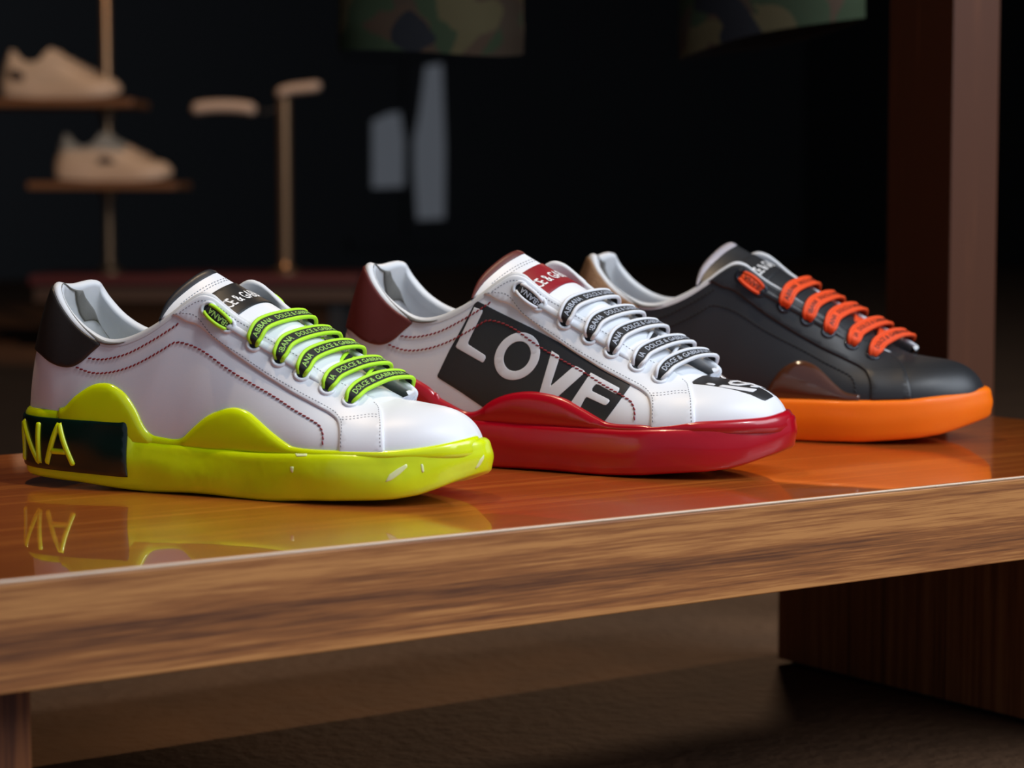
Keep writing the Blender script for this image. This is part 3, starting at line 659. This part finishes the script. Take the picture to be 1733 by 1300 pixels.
sn2 = build_sneaker('sneaker', 'white leather sneaker with glossy red sole, maroon heel tab and LOVE lettering on its side', S2, c2,
    dict(waves=[wv2], toe_wave=True, prints=[('black_print', [LOVE_BG], blkp, .0001), ('letter_print', [LL, VV, EE]+O_, wprint, .0003), ('toe_print', [IS_BG], blkp, .0001), ('toe_letter', [I_DOT, I_STEM, S_], wprint, .0003)]))

dk = mat('charcoal_leather', (.020, .021, .023), .42, bump=(900, .12, .0002))
org = mat('orange_rubber', (1.0, .185, .0), .5, coat=.12, coat_rough=.15, spec=.3, sub=.2, sub_col=(1, .3, .05), bump=(40, .1, .001))
brn = mat('brown_translucent_resin', (.085, .030, .014), .14, coat=1, coat_rough=.04)
orl = mat('orange_lace_weave', (.85, .075, .006), .65, bump=(2500, .3, .0002))
silv = mat('silver_glitter_band', (.50, .47, .52), .35, metal=.6, bump=(1400, .9, .0006, 'voronoi'))
gold = mat('gold_glitter_tab', (.34, .21, .12), .38, metal=.5, bump=(1400, .9, .0006, 'voronoi'))
eye_d = mat('gunmetal_eyelet', (.03, .035, .045), .25, metal=.6)
blk_txt = mat('black_lace_lettering', (.06, .008, .003), .6)
dk_seam = mat('black_seam_thread', (.006, .006, .007), .7)
c3 = dict(c1, leather=dk, seam=dk_seam, red=dk_seam, eyelet=eye_d, tab=gold, band=silv, label=dk, labeltext=wht_txt, lace=orl, lace_edge=orl, lace_text=blk_txt, sole=org, wave=brn, lump=.0003, seed=4, wave_thick=.002, wave_edge=.004, tongue_stitch=False)
wv3 = smooth_poly([(1296, 664), (1305, 647), (1323, 624), (1344, 612), (1354, 610.5), (1365, 612), (1382, 620), (1400, 637), (1415, 652), (1431, 664), (1456, 669)], 4).tolist()+[(1456, 682), (1400, 690), (1296, 690)]
wv3b = smooth_poly([(1090, 612), (1100, 590), (1112, 575), (1124, 569), (1140, 569), (1155, 575), (1172, 586), (1190, 602), (1210, 624), (1235, 645)], 4).tolist()+[(1235, 675), (1160, 660), (1090, 640)]
sn3 = build_sneaker('sneaker', 'charcoal leather sneaker with bright orange sole, orange laces and gold glitter heel tab', S3, c3, dict(waves=[wv3, wv3b]))

# ------------------------------------------------------------------ trousers hanging behind the bench
def camo():
    M = bpy.data.materials.new('camouflage_cotton'); M.use_nodes = True; nt = M.node_tree; b = nt.nodes['Principled BSDF']; N = nt.nodes.new; K = nt.links.new
    tc = N('ShaderNodeTexCoord'); cur = None
    for i, (sc_, th, col, off) in enumerate(((11, .50, (.028, .046, .016), 0), (13, .54, (.065, .036, .017), 3.1), (16, .60, (.095, .075, .028), 7.7), (15, .62, (.008, .009, .012), 12.3))):
        mp = N('ShaderNodeMapping'); mp.inputs['Location'].default_value = (off, off*.7, -off); K(tc.outputs['Object'], mp.inputs['Vector'])
        n = N('ShaderNodeTexNoise'); n.inputs['Scale'].default_value = sc_; n.inputs['Detail'].default_value = 1.5; n.inputs['Distortion'].default_value = .6; K(mp.outputs[0], n.inputs['Vector'])
        g = N('ShaderNodeMath'); g.operation = 'GREATER_THAN'; g.inputs[1].default_value = th; K(n.outputs['Fac'], g.inputs[0])
        mx = N('ShaderNodeMix'); mx.data_type = 'RGBA'; mx.inputs[7].default_value = (*col, 1); K(g.outputs[0], mx.inputs[0])
        if cur is None: mx.inputs[6].default_value = (.055, .034, .017, 1)
        else: K(cur, mx.inputs[6])
        cur = mx.outputs[2]
    K(cur, b.inputs['Base Color']); b.inputs['Roughness'].default_value = .85; return M
CAMO = camo(); m_in = mat('dark_trouser_inside', (.012, .011, .009), .9); m_wire = mat('steel_wire', (.2, .2, .2), .4, metal=1)
pl = at_depth(727, 100, 2.40); pr_ = at_depth(1307, 100, 2.40); mid = (pl+pr_)/2
tr = thing('trousers', 'camouflage trousers hanging behind the bench with only the hems showing', 'trousers', (mid[0], mid[1], 0))
def trouser_leg(c, half, depth, slant, wob, top, seed):
    rt = RT; dp = np.array([FW[0], FW[1], 0]); dp /= np.linalg.norm(dp); seg = 40; rows = []; rng = random.Random(seed)
    hz = lambda a: c[2]+slant*math.cos(a)+wob*math.sin(a*3+seed)*.3
    zs = [0, .002, .012, .03, .031, .06, .12, .22, .36]
    for zi in zs:
        row = []
        for k in range(seg):
            a = 2*math.pi*k/seg; f = zi/.36; fold = 1+.03*math.sin(5*a+seed+6*f)*(.4+f)
            h = half*(1-.06*f)*fold+(.0008 if zi == .03 else 0); p = np.array([c[0], c[1], 0])+rt*h*math.cos(a)+dp*depth*(1+.6*f)*math.sin(a)*fold; z0 = hz(a)+wob*(1-f)*math.sin(a)
            p[2] = z0*(1-f)+(top)*f if zi > .1 else z0+zi
            row.append(p-np.array([mid[0], mid[1], 0]))
        rows.append(row)
    inner = [[p*1.0 for p in r] for r in rows]; cen = np.array([c[0]-mid[0], c[1]-mid[1], 0])
    V = [p for r in rows for p in r]; F = []
    for i in range(len(zs)-1):
        for k in range(seg): F.append((i*seg+k, i*seg+(k+1) % seg, (i+1)*seg+(k+1) % seg, (i+1)*seg+k))
    o = mk('trouser_leg', V, F, CAMO, tr)
    Vi = []
    for r in rows:
        for p in r: d = (cen-p)*np.array([1, 1, 0]); d /= np.linalg.norm(d); Vi.append(p+d*.004+np.array([0, 0, .0005]))
    n0 = len(Vi); Fi = list(F)
    Vi += [p for p in rows[0]]
    for k in range(seg): Fi.append((k, (k+1) % seg, n0+(k+1) % seg, n0+k))
    mk('leg_inside', Vi, Fi, m_in, o)
zt = 1.0
trouser_leg(at_depth(727, 88, 2.40), .0955, .055, 0.0035*-1, .004, zt, 1)
trouser_leg(at_depth(1307, 66, 2.30), .0915, .058, .019, -.0045, zt, 4)
wv = np.array([mid[0], mid[1], 0]); dp_ = np.array([FW[0], FW[1], 0]); dp_ /= np.linalg.norm(dp_); V_ = []
for z_, hw_, d_ in ((.93, .255, .105), (1.1, .235, .11), (1.25, .215, .10), (1.3, .205, .095)):
    for k in range(40):
        a = 2*math.pi*k/40; V_.append(RT*hw_*math.cos(a)+dp_*d_*math.sin(a)+np.array([0, 0, z_]))
F_ = [(i*40+k, i*40+(k+1) % 40, (i+1)*40+(k+1) % 40, (i+1)*40+k) for i in range(3) for k in range(40)]+[tuple(range(40))]
mk('seat', V_, F_, CAMO, tr)
for s in (-1, 1):
    q = RT*.2*s; mk('hanging_wire', *tube([q+np.array([0, 0, 1.29]), q*.6+np.array([0, 0, 2.2]), q*.5+np.array([0, 0, 3.0])], .001, 6), m_wire, tr)

# ------------------------------------------------------------------ display stands at the back
D = 5.7
brass = mat('brushed_brass', (.36, .22, .12), .35, metal=.85); m_redtop = mat('red_leather_top', (.085, .012, .011), .5); m_brown = mat('brown_table_front', (.075, .040, .022), .5)
shelf_m = mat('brown_shelf_board', (.20, .085, .03), .35)
cr = mat('cream_leather', (.62, .46, .31), .5); crs = mat('cream_sole', (.60, .44, .30), .5); m_pad = mat('pale_leather_pad', (.62, .46, .34), .45)
c_t = at_depth(335, 475, D); ang = -YAW
tabl = thing('low_table', 'low red topped table carrying the brass display stands', 'table', (c_t[0], c_t[1], 0), ang)
ztop = at_depth(335, 465, D)[2]; zbt = at_depth(335, 510, D)[2]
box('table_top', (0, .1, ztop-.012), (.80, .34, .024), m_redtop, tabl, .004)
box('apron', (0, .1, (zbt+ztop-.024)/2), (.78, .32, ztop-.024-zbt), m_brown, tabl, .003)
for sx in (-1, 1):
    for sy in (-1, 1): box('leg', (sx*.34, .1+sy*.12, zbt/2), (.04, .04, zbt), m_wall, tabl, .003)
def on_table(px): p = at_depth(px, 465, D+.09); return p[0], p[1]
def flange(parent): 
    lathe('base', [(.036, 0), (.036, .006), (.030, .011), (.020, .016), (.014, .03), (.0125, .035)], brass, parent)
x_, y_ = on_table(185); st1 = thing('shelf_stand', 'brass pole stand with two small shelves of cream sneakers', 'display stand', (x_, y_, ztop), ang)
flange(st1); lathe('pole', [(.0125, .03), (.0125, 1.15), (.009, 1.155)], brass, st1, 20)
def rel(px, py, o, dd=0.0): p = at_depth(px, py, D+.09+dd); v = p-np.array(o); return v@RT, v[2]
o1 = (x_, y_, ztop); sh = []
for xa, xb, yy in ((-40, 228, 168), (48, 300, 308)):
    ra, _ = rel(xa, yy, o1, -.245); rb_, z_ = rel(xb, yy, o1, -.245)
    sb = box('shelf_board', ((ra+rb_)/2, -.115, z_-.009), (rb_-ra, .26, .018), shelf_m, st1, .003)
    lathe('collar', [(.022, 0), (.022, .02), (.016, .026)], brass, sb, 18, (0, 0, z_-.035)); sh.append((ra, rb_, z_))
x2_, y2_ = on_table(483); st2 = thing('pad_stand', 'brass pole stand with two pale padded arms', 'display stand', (x2_, y2_, ztop), ang); o2 = (x2_, y2_, ztop)
flange(st2); zt2 = rel(483, 165, o2)[1]
lathe('pole', [(.0165, .03), (.0165, zt2-.004), (.012, zt2)], brass, st2, 20)
def pad(pts, hw, th, nm):
    P = catmull(np.array(pts), 8); V = []; F = []; n = len(P)
    for i, p in enumerate(P):
        e = min(i, n-1-i); f = min(1, .55+.15*e)
        for k in range(12):
            a = 2*math.pi*k/12; V.append((p[0], p[1]+hw*f*math.copysign(abs(math.cos(a))**.6, math.cos(a)), p[2]+th*f*math.copysign(abs(math.sin(a))**.6, math.sin(a))))
    for i in range(n-1):
        for k in range(12): F.append((i*12+k, i*12+(k+1) % 12, (i+1)*12+(k+1) % 12, (i+1)*12+k))
    F += [tuple(range(12)), tuple(range((n-1)*12, n*12))]
    return mk(nm, V, F, m_pad, st2)
def rp(px, py, dy=0): a, z = rel(px, py, o2); return (a, dy, z)
pad([rp(470, 160), rp(495, 153), rp(520, 150), rp(545, 147)], .03, .014, 'padded_arm')
pad([rp(328, 186), rp(355, 182), rp(383, 181), rp(410, 182.5), rp(436, 187)], .03, .016, 'padded_arm')
mk('bracket', *tube([rp(434, 188), rp(450, 192), rp(470, 186), rp(481, 178)], .006, 8), m_wall, st2)
# cream sneakers on the shelves
SSB = sole_surf(.0003, 1); SF = list(SSB.F)+[tuple(i*SSB.nv for i in range(SSB.nu-1))]
m_blot = mat('dark_brown_patch', (.03, .012, .008), .6)
def small_sneaker(label, px0, px1, zs, dy, rz, back_px, group):
    a0, _ = rel(px0, 300, o1, dy); a1, _ = rel(px1, 300, o1, dy); sc = (a1-a0)/(.30*math.cos(rz)); base = np.array([x_, y_, 0])+RT*a0+dp_*dy
    R = thing('display_sneaker', label, 'sneaker', (base[0], base[1], ztop+zs), ang+rz, sc, group)
    u = mk('upper', UP_S.V, UP_S.F, cr, R, merge=2e-5); mk('lining', LN_S.V, LN_S.F, cr, R); mk('tongue', TG_S.V, TG_S.F, cr, R)
    s = mk('sole', SSB.V, SF, crs, R, merge=1e-6)
    for k in range(2, 7):
        (a, b) = EYES[k]; (a2, b2) = mir(EYES)[k]; pn, nn = UP_S.at(a, b), UP_S.nor(a, b); pf, nf = UP_S.at(a2, b2), UP_S.nor(a2, b2); u_ = (nn+nf)/np.linalg.norm(nn+nf)
        mk('lace', *tube([pn, pn+nn*.004, (pn+pf)/2+u_*.014, pf+nf*.004, pf], .003, 6), crs, R)
    poly = smooth_poly(back_px+back_px[:1], 4)[:-1]
    mk('side_patch', *patch(UP_S, poly, .0006, .0003, .0004, .004, -.0005), m_blot, u)
blA = [(ka(20), 10), (ka(22), 9), (ka(23.5), 13), (ka(23), 20), (ka(21.5), 23), (ka(20), 19)]
blB = [(ka(11), 9), (ka(13.5), 8), (ka(15), 11), (ka(14), 15), (ka(12), 16), (ka(10.5), 13)]
small_sneaker('cream sneaker with dark heel patch on the upper stand shelf', 8, 210, sh[0][2], -.185, 0, blA, None)
small_sneaker('plain cream sneaker behind the dark patched one on the upper shelf', 40, 205, sh[0][2], -.075, math.radians(0), blB, None)
small_sneaker('cream sneaker with dark side patch on the lower stand shelf', 96, 294, sh[1][2], -.10, 0, blB, None)

# ------------------------------------------------------------------ far window on the back wall
def back_pt(px, py): 
    d = ray(px, py); t = (9.29-CAM[1])/d[1]; return CAM+d*t
m_pane = bpy.data.materials.new('daylit_far_pane'); m_pane.use_nodes = True; b_ = m_pane.node_tree.nodes['Principled BSDF']; b_.inputs['Base Color'].default_value = (.05, .05, .06, 1)
b_.inputs['Emission Color'].default_value = (.78, .86, 1, 1); b_.inputs['Emission Strength'].default_value = .07
p0 = back_pt(690, 420); win = bpy.data.objects.new('window_1', None); COL.objects.link(win); win.location = (p0[0], 9.30, 0); struct(win); win['label'] = 'narrow far window with two bluish panes on the dark back wall'
for pts in ([(632, 205), (660, 192), (677, 190), (684, 240), (683, 316), (632, 318)], [(722, 112), (748, 108), (753, 250), (752, 370), (708, 372), (700, 250), (712, 190)]):
    P = [back_pt(*p) for p in pts]; V = [(p[0]-p0[0], p[1]-9.30, p[2]) for p in P]; n = len(V); V += [(x, y+.02, z) for x, y, z in V]
    mk('pane', V, [tuple(range(n)), tuple(range(n, 2*n))]+[(i, (i+1) % n, n+(i+1) % n, n+i) for i in range(n)], m_pane, win, smooth=False)
a_, b2_ = back_pt(585, 95), back_pt(775, 400)
for nm, lo, hi in (('window_frame', (a_[0], 9.26, a_[2]), (b2_[0], 9.30, a_[2]+.05)), ('window_frame', (a_[0], 9.26, b2_[2]-.05), (b2_[0], 9.30, b2_[2])), ('mullion', (back_pt(690, 300)[0]-.02, 9.265, b2_[2]), (back_pt(690, 300)[0]+.02, 9.30, a_[2]))):
    lo, hi = Vector(lo), Vector(hi); box(nm, (lo+hi)/2-Vector(win.location), hi-lo, m_wall, win, .002)
